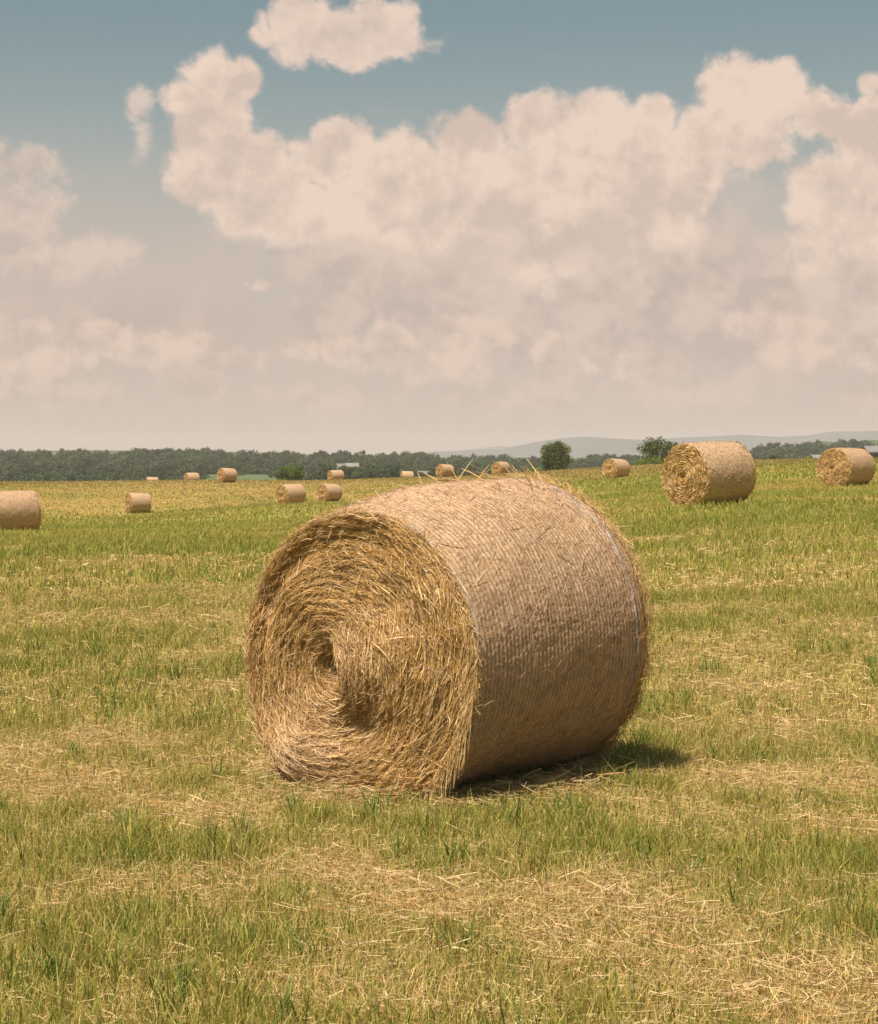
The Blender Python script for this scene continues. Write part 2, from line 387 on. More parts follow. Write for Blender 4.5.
class Bale:
    """local frame: x along the axis (open end seen at -x), -y is the flank turned to the viewer, z up, origin on the ground"""
    def __init__(s, L, prof, zc, seed, core=(0., 0.), lump=.012, main=False):
        s.L, s.prof, s.zc, s.seed, s.core, s.lump, s.main = L, prof, zc, seed, core, lump, main
    def R(s, t): return np.interp(t, np.linspace(0, 1, len(s.prof)), s.prof)
    def ZC(s, t): return np.interp(t, np.linspace(0, 1, len(s.zc)), s.zc)
    def bulge(s, ang):
        if not s.main: return 0 * ang
        a = np.mod(ang, 2 * math.pi)
        return .075 * np.exp(-((a - 3.98) / .42) ** 2) + .035 * np.exp(-((a - 5.35) / .4) ** 2)
    def radial(s, t, ph):
        cx, cy = np.cos(ph) * 2.2, np.sin(ph) * 2.2
        n = fbm(cx + t * 1.7 + 5, cy - t * 1.1 + s.seed, s.seed, 4) - .5
        n2 = fbm(t * 9 + 3, ph * 5, s.seed + 9, 3) - .5
        edge = .022 * (1 - sstep(0, .035, t)) + .03 * sstep(.95, 1.0, t)
        return s.R(t) * (1 + n * 2.6 * s.lump + n2 * s.lump + s.bulge(ph) * (1 - sstep(0, .45, t))) - edge
    def side(s, t, ph, off=0.0):
        """ph: 0 = flank towards -y, pi/2 = top"""
        r = s.radial(t, ph) + off
        y = -np.cos(ph) * r; z = s.ZC(t) + np.sin(ph) * r
        z = np.where(z < .02, .02 - (.02 - z) * .4, z)          # sags where it bears on the ground
        x = -s.L / 2 + t * s.L
        return np.stack([x + 0 * z, y, z], -1)
    def depth(s, u, v):
        """how far the open end stands out (+) or sinks in (-), u to the viewer's right, v up, metres from the centre"""
        Rf = s.R(0.); rho = np.hypot(u, v) / Rf; cu, cv = s.core
        rc = np.hypot(u - cu, v - cv); th = np.arctan2(v - cv, u - cu)
        d = .035 * (1 - rho ** 2)
        d = d + (fbm(u * 3 + 7, v * 3, s.seed + 3, 4) - .5) * .12 * (1 - .3 * rho)
        lay = rc / .052 + th / (2 * math.pi) + (fbm(u * 4, v * 4, s.seed + 5, 2) - .5) * 1.6
        d = d + (np.abs((lay % 1) - .5) - .25) * (.022 if s.main else .045)
        if s.main:
            d = d - .13 * np.exp(-(((u - cu) / .075) ** 2 + ((v - cv + .0) / .12) ** 2))
            d = d - .085 * np.exp(-(((u - .02) / .17) ** 2 + ((v + .34) / .13) ** 2))
            d = d - .05 * np.exp(-((rho - .80) / .09) ** 2) * np.clip(np.sin(np.arctan2(v, u) - .25) * 1.6 - .75, 0, 1)
            d = d - .05 * np.exp(-((rho - .86) / .07) ** 2) * np.clip(-np.cos(np.arctan2(v, u)) * 1.2 - .2, 0, 1)
            d = d + .15 * np.exp(-(((u + .36) / .20) ** 2 + ((v + .55) / .22) ** 2)) * sstep(.06, -.2, u)
            d = d + .035 * np.exp(-(((u - .06) / .16) ** 2 + ((v + .06) / .22) ** 2))
        else:
            d = d - .08 * np.exp(-(rc / .12) ** 2)
        return d
    def face(s, u, v, off=0.0, end=0):
        z = s.ZC(float(end)) + v; z = np.where(z < .02, .02 - (.02 - z) * .4, z)
        dp = s.depth(u, v) + off
        if end == 0: return np.stack([-s.L / 2 - dp, -u, z], -1)
        return np.stack([s.L / 2 + dp * .6, u, z], -1)
    def side_mesh(s, name, nt_, nph, t0=0., t1=1.):
        t = np.linspace(t0, t1, nt_); ph = np.linspace(0, 2 * math.pi, nph, endpoint=False)
        T, P = np.meshgrid(t, ph, indexing='ij')
        rib = 0
        off = 0
        if s.main: off = .0008 * np.sin(2 * math.pi * (T * s.L + .008 * fbm(T * 4, P * 3, 3, 2)) / .031) + (fbm(T * 80, P * 55, 77, 3) - .5) * .007
        V = s.side(T, P, off).reshape(-1, 3)
        i = np.arange(nt_ - 1)[:, None] * nph + np.arange(nph)[None]; j = np.arange(nt_ - 1)[:, None] * nph + (np.arange(nph)[None] + 1) % nph
        Q_ = np.stack([i, i + nph, j + nph, j], -1).reshape(-1, 4)
        me = mesh_np(name, V, Q_, smooth=True)
        uvl = me.uv_layers.new(name='UVMap')
        jj = (np.arange(nph)[None] + 1) + 0 * i
        uu = np.stack([T[:-1, :], T[1:, :], T[1:, :], T[:-1, :]], -1) * s.L
        pj = np.arange(nph)[None] + 0 * i
        vv = np.stack([pj, pj, jj, jj], -1) * (2 * math.pi / nph) * s.R(.5)
        uvl.data.foreach_set('uv', np.stack([uu, vv], -1).astype(np.float32).ravel())
        return me
    def face_mesh(s, name, nr_, nth, end):
        r = np.linspace(0, 1, nr_) ; th = np.linspace(0, 2 * math.pi, nth, endpoint=False)
        Rr, T = np.meshgrid(r, th, indexing='ij')
        ph = math.pi - T if end == 0 else T
        rad = s.radial(np.full_like(T, float(end)), (T if end == 0 else math.pi - T)) 
        # image-right u = +cos; side angle ph=0 is u=+1
        rim = s.radial(np.full_like(T, float(end)), T if end == 0 else math.pi - T) + .006
        u = np.cos(T) * rim * Rr; v = np.sin(T) * rim * Rr
        k = sstep(.86, 1.0, Rr)
        Pf = s.face(u, v, 0, end); base = Pf.copy(); base[..., 0] = (-s.L / 2 + .012) if end == 0 else (s.L / 2 - .012)
        V = (Pf * (1 - k[..., None]) + base * k[..., None]).reshape(-1, 3)
        i = np.arange(nr_ - 1)[:, None] * nth + np.arange(nth)[None]; j = np.arange(nr_ - 1)[:, None] * nth + (np.arange(nth)[None] + 1) % nth
        Q_ = np.stack([i, i + nth, j + nth, j], -1).reshape(-1, 4)
        if end == 0: Q_ = Q_[:, ::-1]
        return mesh_np(name, V, Q_, smooth=True)
    # ---- loose straw
    def face_straw(s, n, w, end=0, Lr=(.06, .24)):
        Rf = s.R(float(end)); K = 6
        rho = np.sqrt(rng.random(n)) * 1.0; a0 = rng.random(n) * 2 * math.pi
        u0 = np.cos(a0) * rho * Rf * .965; v0 = np.sin(a0) * rho * Rf * .965
        fb = 1 + s.bulge(a0) * rho ** 2; u0 = u0 * fb; v0 = v0 * fb
        cu, cv = s.core
        fr = rho ** 2.2                                        # strands circle the core inside, the bale's centre near the rim
        cx = cu * (1 - fr); cy = cv * (1 - fr)
        rr_ = np.hypot(u0 - cx, v0 - cy); th = np.arctan2(v0 - cy, u0 - cx)
        Ln = Lr[0] + (Lr[1] - Lr[0]) * rng.random(n) ** 1.6
        dev = rng.normal(0, .24, n) + rng.choice([0, 0, 0, 1], n) * rng.normal(0, .7, n)
        ss = np.linspace(-.5, .5, K)[None]
        span = np.minimum(Ln / np.maximum(rr_, .05), 2.2)
        A = th[:, None] + ss * span[:, None] * np.cos(dev)[:, None]
        Rr = rr_[:, None] + ss * Ln[:, None] * np.sin(dev)[:, None] + rng.normal(0, .004, (n, K))
        u = cx[:, None] + np.cos(A) * Rr; v = cy[:, None] + np.sin(A) * Rr
        off = .004 + .02 * rng.random(n) ** 2
        lift = rng.normal(0, .05, n) * Ln
        curl = rng.normal(0, .05, n) * Ln
        offs = off[:, None] + lift[:, None] * ss * 2 + np.abs(curl)[:, None] * (4 * ss ** 2)
        rhoK = np.hypot(u, v) / Rf; kin = sstep(.9, 1.08, rhoK)
        P = s.face(u, v, offs, end)
        flat = -s.L / 2 - offs * .7 if end == 0 else s.L / 2 + offs * .7
        P[..., 0] = P[..., 0] * (1 - kin) + flat * kin
        nrm = np.tile((-1. if end == 0 else 1., 0, 0), (n, 1))
        Wv = width_vecs(P, nrm, w * (.6 + .9 * rng.random(n)), .6)
        V, Q_ = ribbons(P, Wv, np.array([.5, .95, 1, 1, .9, .4]))
        r = rng.random(n)
        c = cmix((.29, .16, .042), (.64, .43, .165), r ** 1.1); pale = (rng.random(n) < .2)[:, None]
        c = np.where(pale, cmix((.55, .40, .22), (.72, .56, .36), r), c)
        if s.main:   # weathered paler straw at the foot and round the core
            um, vm = u0, v0
            wgt = (np.exp(-(((um + .33) / .25) ** 2 + ((vm + .52) / .22) ** 2)) + .5 * np.exp(-(((um - .02) / .2) ** 2 + ((vm + .05) / .25) ** 2))).clip(0, 1)[:, None]
            c = c * (1 - wgt * .7) + np.array((.62, .45, .29))[None] * wgt * .7 * (.7 + .5 * r[:, None])
        tone = (.75 + .55 * fbm(u0 * 7, v0 * 7, 88, 3))[:, None]
        return V, Q_, np.repeat(c * tone, K * 2, 0)
    def side_straw(s, n, w, t0, t1, Lr, stick=.01, align=.5, pale=True, phr=(0, 2 * math.pi), lift=.012):
        K = 4
        t = t0 + (t1 - t0) * rng.random(n); ph = phr[0] + (phr[1] - phr[0]) * rng.random(n)
        Ln = Lr[0] + (Lr[1] - Lr[0]) * rng.random(n) ** 1.5; dv = rng.normal(0, align, n)
        ss = np.linspace(-.5, .5, K)[None]
        PH = ph[:, None] + ss * (Ln * np.cos(dv) / s.R(.5))[:, None]; TT = t[:, None] + ss * (Ln * np.sin(dv) / s.L)[:, None]
        off = .003 + lift * rng.random(n)[:, None] ** 2 + (rng.random(n) ** 3 * stick)[:, None] * (ss + .5) * 2
        r = s.radial(TT.clip(.03, .95), PH) + off
        y = -np.cos(PH) * r; z = s.ZC(TT.clip(0, 1)) + np.sin(PH) * r; z = np.where(z < .02, .02 - (.02 - z) * .4, z)
        P = np.stack([-s.L / 2 + TT * s.L, y, z], -1)
        nrm = np.stack([0 * ph, -np.cos(ph), np.sin(ph)], -1)
        Wv = width_vecs(P, nrm, w * (.5 + rng.random(n)), .7)
        V, Q_ = ribbons(P, Wv, np.array([.5, 1, 1, .4]))
        r = rng.random(n)
        c = cmix((.31, .20, .11), (.58, .41, .27), r) if pale else cmix((.34, .20, .07), (.62, .43, .20), r)
        dk = (rng.random(n) < .12)[:, None]; c = np.where(dk, c * .55, c)
        return V, Q_, np.repeat(c, K * 2, 0)
    def hang_straw(s, n, w):
        """long ends drooping from the rim of the open side"""
        K = 5; a = rng.normal(-.35, .55, n); R0 = s.R(0.) * (.93 + .08 * rng.random(n)); u = np.cos(a) * R0; v = np.sin(a) * R0
        Ln = .05 + .16 * rng.random(n) ** 1.6; ss = np.linspace(0, 1, K)[None]; dr = rng.normal(0, .10, n)
        uu = u[:, None] + dr[:, None] * ss * Ln[:, None] - .02 * ss ** 2; zz = s.ZC(0.) + v[:, None] - Ln[:, None] * ss
        zz = np.maximum(zz, .01 + .02 * rng.random((n, 1)))
        xo = -s.L / 2 - .01 - (.03 * rng.random(n))[:, None] * (1 - (1 - ss) ** 2) + .03 * rng.random(n)[:, None] * (rng.random(n) < .3)[:, None]
        P = np.stack([xo + 0 * ss, -uu, zz], -1); nrm = np.tile((-1., 0, 0), (n, 1))
        Wv = width_vecs(P, nrm, w * (.5 + rng.random(n)), .5); V, Q_ = ribbons(P, Wv, np.array([1, 1, .9, .8, .3]))
        c = cmix((.40, .26, .09), (.68, .50, .26), rng.random(n)); return V, Q_, np.repeat(c, K * 2, 0)
    def rim_straw(s, n, w, end, out=.06, Lr=(.06, .2)):
        """shaggy ends hanging over the rim"""
        K = 5; ph = rng.random(n) * 2 * math.pi
        Ln = Lr[0] + (Lr[1] - Lr[0]) * rng.random(n) ** 1.7; R0 = s.R(float(end))
        ss = np.linspace(0, 1, K)[None]
        sg = rng.choice([-1., 1.], n); th = rng.normal(0, .35, n)
        PH = ph[:, None] + ss * (sg * Ln * np.cos(th) / R0)[:, None]
        rad = s.radial(np.full(n, .5 * end + (.04 if end == 0 else .46)), ph) * 0 + (R0 - .012) + rng.normal(0, .012, n)
        rad = rad + R0 * s.bulge(ph) * (end == 0)
        r = rad[:, None] + ss ** 1.5 * (np.abs(rng.normal(0, out, n)) )[:, None] - .01
        ax = (-1 if end == 0 else 1)
        xo = ax * (s.L / 2 + rng.normal(-.015, .02, n)[:, None] + ss * (np.abs(rng.normal(0, .02, n)))[:, None])
        y = -np.cos(PH) * r; z = s.ZC(float(end)) + np.sin(PH) * r - ss ** 2 * (Ln * .25 * rng.random(n))[:, None]
        z = np.where(z < .02, .02 - (.02 - z) * .2, z)
        P = np.stack([xo, y, z], -1); nrm = np.stack([0 * ph, -np.cos(ph), np.sin(ph)], -1)
        Wv = width_vecs(P, nrm, w * (.5 + rng.random(n)), .5); V, Q_ = ribbons(P, Wv, np.array([1, 1, .9, .8, .3]))
        c = cmix((.42, .26, .09), (.70, .52, .30), rng.random(n))
        return V, Q_, np.repeat(c, K * 2, 0)
def merge(parts):
    V, Q_, C = [], [], []; o_ = 0
    for v, q, c in parts: V.append(v); Q_.append(q + o_); C.append(c); o_ += len(v)
    return np.concatenate(V), np.concatenate(Q_), np.concatenate(C).clip(0, .9)
def net_edge(b, t, wd, name, seed, n=220, parent=None):
    ph = np.linspace(0, 2 * math.pi, n, endpoint=False)
    wob = (fbm(ph * 4, ph * 0 + seed, seed, 3) - .5) * .03
    rows = [b.side(np.clip(t + wob + k * wd / b.L, 0, 1), ph, -.004 + (.004 if k in (-.5, .5) else .009) + (fbm(ph * 9, ph * 0, seed + 4, 3) - .5) * .016) for k in (-.5, -.2, .2, .5)]
    V = np.concatenate(rows); i = np.arange(n); j = (i + 1) % n
    Q_ = np.concatenate([np.stack([i + k * n, i + (k + 1) * n, j + (k + 1) * n, j + k * n], -1) for k in range(3)])
    return mesh_np(name, V, Q_, smooth=True)

def make_bale(b, lod):
    root = bpy.data.objects.new('hay_bale', None); root.empty_display_size = .3; COL.objects.link(root)
    A, Bq, fs, ss_, w = {0: (520, 760, 46000, 15000, .0032), 1: (90, 180, 5000, 2500, .013), 2: (30, 72, 700, 350, .035)}[lod]
    add('wrapped_side', b.side_mesh('wrapped_side', A, Bq, 0, 1), m_wrap, root)
    fr = {0: (150, 420), 1: (50, 140), 2: (22, 60)}[lod]
    for end in (0, 1):
        f = add('end_face', b.face_mesh('end_face', *fr, end), m_core, root)
        k = 1 if end == 0 else .35
        parts = [b.face_straw(int(fs * k), w, end, (.07, .25) if lod == 0 else (.10, .30)), b.rim_straw(int(fs * (.06 if lod == 0 else .12) * k), w, end, .03)]
        if lod == 0 and end == 0:
            parts.append(b.face_straw(420, .005, end, (.2, .42)))
            parts.append(b.face_straw(26000, .0028, end, (.03, .14)))
            parts.append(b.hang_straw(900, .0036))
        V, Q_, C = merge(parts)
        st = add('loose_straw', mesh_np('loose_straw', V, Q_, tint=C), m_straw, f); tag(st, kind='stuff')
    pr = [b.side_straw(int(ss_ * 2.2), w * (.45 if lod == 0 else .62), .03, .93, (.015, .07), .008, .95, lift=.007)]
    if lod < 2: pr.append(b.side_straw(int(ss_ * .16), w * .7, .90, 1.0, (.04, .13), .03, .6, False, lift=.03))
    if lod == 0:
        pr.append(b.side_straw(700, .004, .0, .95, (.06, .2), .03, .7))
        pr.append(b.side_straw(70, .005, .5, .97, (.10, .2), .07, .8, False, phr=(1.2, 2.0)))
    V, Q_, C = merge(pr)
    st = add('loose_straw', mesh_np('loose_straw', V, Q_, tint=C), m_straw, root); tag(st, kind='stuff')
    if lod < 2:
        add('net_edge', net_edge(b, .905, .022, 'net_edge', 3), m_net, root)
        add('net_edge', net_edge(b, .018, .010, 'net_edge', 8), m_net, root)
    return root
def place(root, x, y, z, theta):
    root.location = (x, y, z); root.rotation_euler = (0, 0, RD(90 - theta))

main = make_bale(Bale(LM, [.775, .792, .812, .826, .835, .842, .838], [.705, .738, .773, .784, .788, .790, .793], 3, core=(-.17, -.05), lump=.010, main=True), 0)
place(main, MCX, MCY, 0, BYAW)
tag(main, 'huge round hay bale in the foreground, its open spiral end with a dark hollow', 'hay bale')
proto1 = make_bale(Bale(1.50, [.735, .755, .76, .755, .735], [.73] * 5, 14, core=(-.03, -.02), lump=.014), 1)
proto2 = make_bale(Bale(1.58, [.735, .755, .76, .755, .735], [.73] * 5, 21, core=(.02, -.05), lump=.016), 2)
LBL = ['large round bale right of the foreground bale, standing before the leafy bush',
       'round hay bale at the right edge of the photo, beside the white barn',
       'small round bale on the ridge between the lone dark tree and the leafy bush',
       'round hay bale cut off by the left edge of the photo',
       'small round bale alone in the green hollow at left, below the ridge bales',
       'left and bigger one of two round bales side by side, below the bright green bush',
       'right and smaller one of two round bales side by side below the ridge',
       'round bale on the left ridge in front of the pale meadow patch',
       'middle bale of the three on the left ridge, sunk behind the crest',
       'leftmost and smallest bale on the left ridge, only its top showing',
       'ridge bale in front of the distant white farmhouse',
       'low flat looking ridge bale beside the long white shed, only its top showing',
       'ridge bale right of the long white shed, its golden end turned left',
       'ridge bale just above the top of the foreground bale',
       'tiny bale sunk behind the right ridge between two larger round bales',
       'tiniest bale top peeping just right of the large mid distance bale']
GR = 'round hay bales scattered over the field'
main['group'] = GR
def copy_tree(o, parent=None):
    c = o.copy(); COL.objects.link(c); c.parent = parent
    for ch in list(o.children): copy_tree(ch, c)
    return c
used = set()
for k, (px, py, d, a) in enumerate(BALES):
    pr = proto1 if d < 80 else proto2
    b = pr if pr not in used else copy_tree(pr)
    used.add(pr)
    dc = d + .9 * math.cos(RD(a)) * .5
    x = gx(px, dc); place(b, x, dc, float(height(np.array([x]), np.array([dc]))[0]) - .02, a + math.degrees(math.atan((px - 439) / F)) * 1.0)
    tag(b, LBL[k], 'hay bale', GR)
    b.scale = (1 + ((k * 53) % 7 - 3) * .012, 1 + ((k * 29) % 5 - 2) * .014, 1 + ((k * 31) % 5 - 2) * .012)
    if k == 0: b.scale = (1.06, 1.05, 1.055)
    b.rotation_euler.y = RD(((k * 37) % 5 - 2) * 1.0)

# loose straws sticking out on top of the big bale and one pale chip on its flank
# ------------------------------------------------------------------ trees
def leaf_mat(name, c1, c2):
    m, nt = new_mat(name); g = NG(nt)
    at = g.n('ShaderNodeAttribute', attribute_name='tint')
    oi = g.n('ShaderNodeObjectInfo')
    sepc = g.n('ShaderNodeSeparateColor'); g.l(at.outputs['Color'], sepc.inputs[0])
    c = g.mix(sepc.outputs[0], c1, c2)
    v = g.m('MULTIPLY_ADD', oi.outputs['Random'], .8, .65)
    sv = g.n('ShaderNodeVectorMath', operation='SCALE'); g.l(c, sv.inputs[0]); g.l(v, sv.inputs['Scale'])
    d = g.n('ShaderNodeBsdfDiffuse'); t = g.n('ShaderNodeBsdfTranslucent'); g.l(sv.outputs[0], d.inputs[0]); g.l(sv.outputs[0], t.inputs[0])
    mx = g.n('ShaderNodeMixShader'); mx.inputs[0].default_value = .3; g.l(d.outputs[0], mx.inputs[1]); g.l(t.outputs[0], mx.inputs[2])
    o = g.n('ShaderNodeOutputMaterial'); g.l(mx.outputs[0], o.inputs['Surface']); return m
def leaf_crown(name, H, Wd, n, leaf, seed, base=.12, nc=26, shape='round'):
    """leaves spread through many overlapping clumps; uneven outline, gaps between clumps"""
    r = np.random.default_rng(seed)
    ca = r.random(nc) * 2 * math.pi; cz = r.random(nc)
    if shape == 'round': rad = np.sqrt(np.clip(1 - (2 * cz - 1) ** 2 * .92, 0, 1)) * Wd / 2 * (.35 + .5 * r.random(nc))
    else: rad = Wd / 2 * (1 - cz * .75) * (.2 + .75 * r.random(nc))
    C = np.stack([np.cos(ca) * rad, np.sin(ca) * rad, H * (base + (1 - base) * (.14 + .76 * cz))], -1)
    cr = Wd * (.13 + .10 * r.random(nc))
    idx = r.integers(0, nc, n); dv = norm(r.normal(size=(n, 3))); rr_ = (r.random(n) ** .38)[:, None]
    P = C[idx] + dv * rr_ * cr[idx][:, None] * np.array((1, 1, .82))
    P[:, 2] = np.maximum(P[:, 2], H * base * .5)
    nn = norm(dv + r.normal(0, .7, (n, 3))); T = norm(np.cross(nn, r.normal(size=(n, 3)))); B = np.cross(nn, T)
    s1 = (leaf * (.6 + .8 * r.random(n)))[:, None] / 2; s2 = s1 * (.6 + .4 * r.random(n))[:, None]
    V = np.stack([P - T * s1, P - B * s2, P + T * s1, P + B * s2], 1).reshape(-1, 3)
    Q_ = np.arange(n * 4).reshape(-1, 4)
    tv = np.clip(.5 + r.normal(0, .22, n) + (r.random(nc) - .5)[idx] * .5, 0, 1)
    return mesh_np(name, V, Q_, tint=np.repeat(np.repeat(tv[:, None], 3, 1), 4, 0))
m_bark = simple_mat('bark', (.09, .065, .045), (.16, .12, .085), 6, .9, bump=.4)
def trunk_mesh(H, R, seed, limbs=6, spread=.3, top=.75):
    r = np.random.default_rng(seed); V, Q_ = [], []; o_ = 0
    def tube(pts, rad, k=8):
        nonlocal o_
        pts = np.asarray(pts, float); n = len(pts); a = np.linspace(0, 2 * math.pi, k, endpoint=False)
        T = norm(np.gradient(pts, axis=0)); S = norm(np.cross(T, np.array([.13, .97, .2]))); U = np.cross(T, S)
        v = pts[:, None] + (S[:, None] * np.cos(a)[None, :, None] + U[:, None] * np.sin(a)[None, :, None]) * np.asarray(rad)[:, None, None]
        i = np.arange(n - 1)[:, None] * k + np.arange(k)[None]; j = np.arange(n - 1)[:, None] * k + (np.arange(k)[None] + 1) % k
        V.append(v.reshape(-1, 3)); Q_.append(np.stack([i, j, j + k, i + k], -1).reshape(-1, 4) + o_); o_ += n * k
    zz = np.linspace(-.2, H * top, 8); P = np.stack([np.cumsum(r.normal(0, H * .008, 8)), np.cumsum(r.normal(0, H * .008, 8)), zz], -1)
    tube(P, R * np.array([1.5, 1.05, .9, .8, .68, .52, .35, .15]))
    for k in range(limbs):
        b = P[2 + k % 5]; a = k * 2.4 + r.random(); L = H * spread * (.7 + .5 * r.random()); s = np.linspace(0, 1, 5)[:, None]
        tube(b + s * np.array([math.cos(a), math.sin(a), .9]) * L * np.array([1, 1, .7]) + s ** 2 * np.array([0, 0, .15 * L]), R * np.array([.42, .33, .24, .15, .06]), 6)
    return mesh_np('trunk', np.concatenate(V), np.concatenate(Q_), smooth=True)
def tree(name, px, d, ytop, wpx, label, cat, mat, n=5200, leaf=.22, seed=1, base=.1, shape='round', zb=None, nc=26):
    x = gx(px, d); z0 = float(height(np.array([x]), np.array([d]))[0]) if zb is None else zb
    H = ground_z(px, ytop, d) - z0; Wd = wpx / F * d
    r = bpy.data.objects.new(name, None); COL.objects.link(r); r.location = (x, d, z0); tag(r, label, cat)
    add('trunk', trunk_mesh(H, .045 * H ** .9, seed), m_bark, r)
    add('crown', leaf_crown('crown', H, Wd, n, leaf, seed, base, nc, shape), mat, r)
    return r
m_leaf_dark = leaf_mat('dark_foliage', (.040, .060, .016), (.12, .14, .038))
m_leaf_mid = leaf_mat('mid_foliage', (.065, .10, .024), (.17, .215, .06))
m_leaf_bright = leaf_mat('bright_foliage', (.08, .13, .02), (.17, .22, .045))
m_leaf_wood = leaf_mat('woodland_foliage', (.032, .056, .026), (.088, .116, .048))
tree('broadleaf_tree', 555.5, 322, 441.5, 33, 'lone dark round tree rising just behind the foreground bale', 'tree', m_leaf_dark, 9000, .22, 4, .06, nc=40)
tree('leafy_bush', 657, 322, 438.5, 42, 'tall loose green bush left of the large mid distance bale', 'bush', m_leaf_mid, 7500, .26, 9, .02, nc=34)
tree('low_bush', 652, 312, 461, 40, 'low bright green bush at the foot of the tall loose bush', 'bush', m_leaf_bright, 2600, .22, 12, .0, nc=16)
tree('low_bush', 688, 330, 445.5, 24, 'brownish low bush peeping over the left shoulder of the large mid distance bale', 'bush', m_leaf_mid, 2500, .24, 15, .0, nc=14)
tree('broadleaf_tree', 739, 345, 438.5, 15, 'small dark tree peeping over the top of the large mid distance bale', 'tree', m_leaf_dark, 2200, .24, 18, .1, nc=14)
tree('low_bush', 291, 300, 464.5, 30, 'bright green bush above the pair of small bales on the left ridge', 'bush', m_leaf_bright, 3600, .22, 22, .0, nc=18)
tree('low_bush', 532, 330, 466, 22, 'low green shrub at the left foot of the lone dark tree', 'bush', m_leaf_mid, 1800, .22, 25, .0, nc=12)
tree('broadleaf_tree', 806, 430, 452, 20, 'rounded green tree between the tiny sunk bale and the white barn', 'tree', m_leaf_mid, 3000, .3, 27, .05, nc=16)
tree('broadleaf_tree', 843, 520, 441.5, 26, 'dark tree standing behind the white barn', 'tree', m_leaf_dark, 3600, .36, 33, .05, nc=18)
tree('broadleaf_tree', 774, 420, 449, 20, 'dull green tree behind the tiny sunk bale', 'tree', m_leaf_mid, 2600, .3, 29, .05, nc=14)

# ------------------------------------------------------------------ far woods: one mass of crowns (stuff)
tmpl = bpy.data.collections.new('woodland_crowns')
for k in range(6):
    H = 8.5; me = leaf_crown('crown_form', H, 7.5 + (k % 3) * 1.2, 900, .75, 100 + k, .0, 18 + k)
    me.materials.append(m_leaf_wood); tmpl.objects.link(bpy.data.objects.new('crown_form', me))
SKY_L = ([-300, 0, 60, 100, 130, 170, 240, 300, 330, 380, 450, 500, 540, 575, 585, 600, 620, 640, 665, 700, 750, 780, 820, 878, 1200],
         [448, 448, 449, 450, 449, 447, 448, 452, 451, 450, 454.5, 456, 458, 460, 456, 453, 453, 455, 459, 456, 446.5, 442, 439, 437, 436])
def woods(name, label, d0, d1, n, seed, smin=.6, smax=1.15, pxr=(-260, 1150), tmin=.25, skip=None, fmax=1.0):
    r = np.random.default_rng(seed); px = pxr[0] + (pxr[1] - pxr[0]) * r.random(n); d = d0 + (d1 - d0) * r.random(n)
    ys = np.interp(px, *SKY_L) + (fbm(px / 14, px * 0, seed, 3) - .5) * 5 + .5; f = tmin + (fmax - tmin) * ((d - d0) / (d1 - d0)) ** .8
    sc_ = (smin + (smax - smin) * r.random(n)) * (d / 800) ** .5
    zt = CZ + (HOR - ys) / F * d * f + r.normal(0, .7, n); zb = zt - 8.5 * sc_
    if skip is not None: k = ~((px > skip[0]) & (px < skip[1]) & (zt < CZ - 6.0 / F * d)); px, d, zb, sc_ = px[k], d[k], zb[k], sc_[k]; n = len(px)
    V = np.stack([(px - 439) / F * d, d, zb], -1)
    me = bpy.data.meshes.new(name); me.from_pydata(V.tolist(), [], [])
    a = me.attributes.new('size', 'FLOAT', 'POINT'); a.data.foreach_set('value', sc_.astype(np.float32))
    o = add(name, me); tag(o, label, kind='stuff')
    ng = bpy.data.node_groups.new(name, 'GeometryNodeTree')
    ng.interface.new_socket('Geometry', in_out='INPUT', socket_type='NodeSocketGeometry'); ng.interface.new_socket('Geometry', in_out='OUTPUT', socket_type='NodeSocketGeometry')
    N = ng.nodes; gi, go_ = N.new('NodeGroupInput'), N.new('NodeGroupOutput')
    ip = N.new('GeometryNodeInstanceOnPoints'); ci = N.new('GeometryNodeCollectionInfo'); ci.inputs['Collection'].default_value = tmpl; ci.inputs['Separate Children'].default_value = True
    na_ = N.new('GeometryNodeInputNamedAttribute'); na_.data_type = 'FLOAT'; na_.inputs['Name'].default_value = 'size'
    rv = N.new('FunctionNodeRandomValue'); rv.data_type = 'FLOAT_VECTOR'; rv.inputs[0].default_value = (0, 0, 0); rv.inputs[1].default_value = (.15, .15, 6.28)
    L_ = ng.links.new
    L_(gi.outputs[0], ip.inputs['Points']); L_(ci.outputs[0], ip.inputs['Instance']); ip.inputs['Pick Instance'].default_value = True
    L_(rv.outputs[0], ip.inputs['Rotation']); L_(na_.outputs[0], ip.inputs['Scale']); L_(ip.outputs[0], go_.inputs[0])
    o.modifiers.new('crowns', 'NODES').node_group = ng
    return o
woods('woodland', 'far dark green wood stretching along the horizon', 620, 1250, 3400, 5, skip=(203, 284, 900), tmin=-1.1)

woods('hedge', 'low hedge trees in front of the white farmhouse', 585, 612, 60, 6, .4, .7, (322, 396), -.36, fmax=-.24)
woods('hedge', 'low hedge in front of the long white shed', 580, 600, 50, 8, .3, .5, (397, 452), -.80, fmax=-.66)
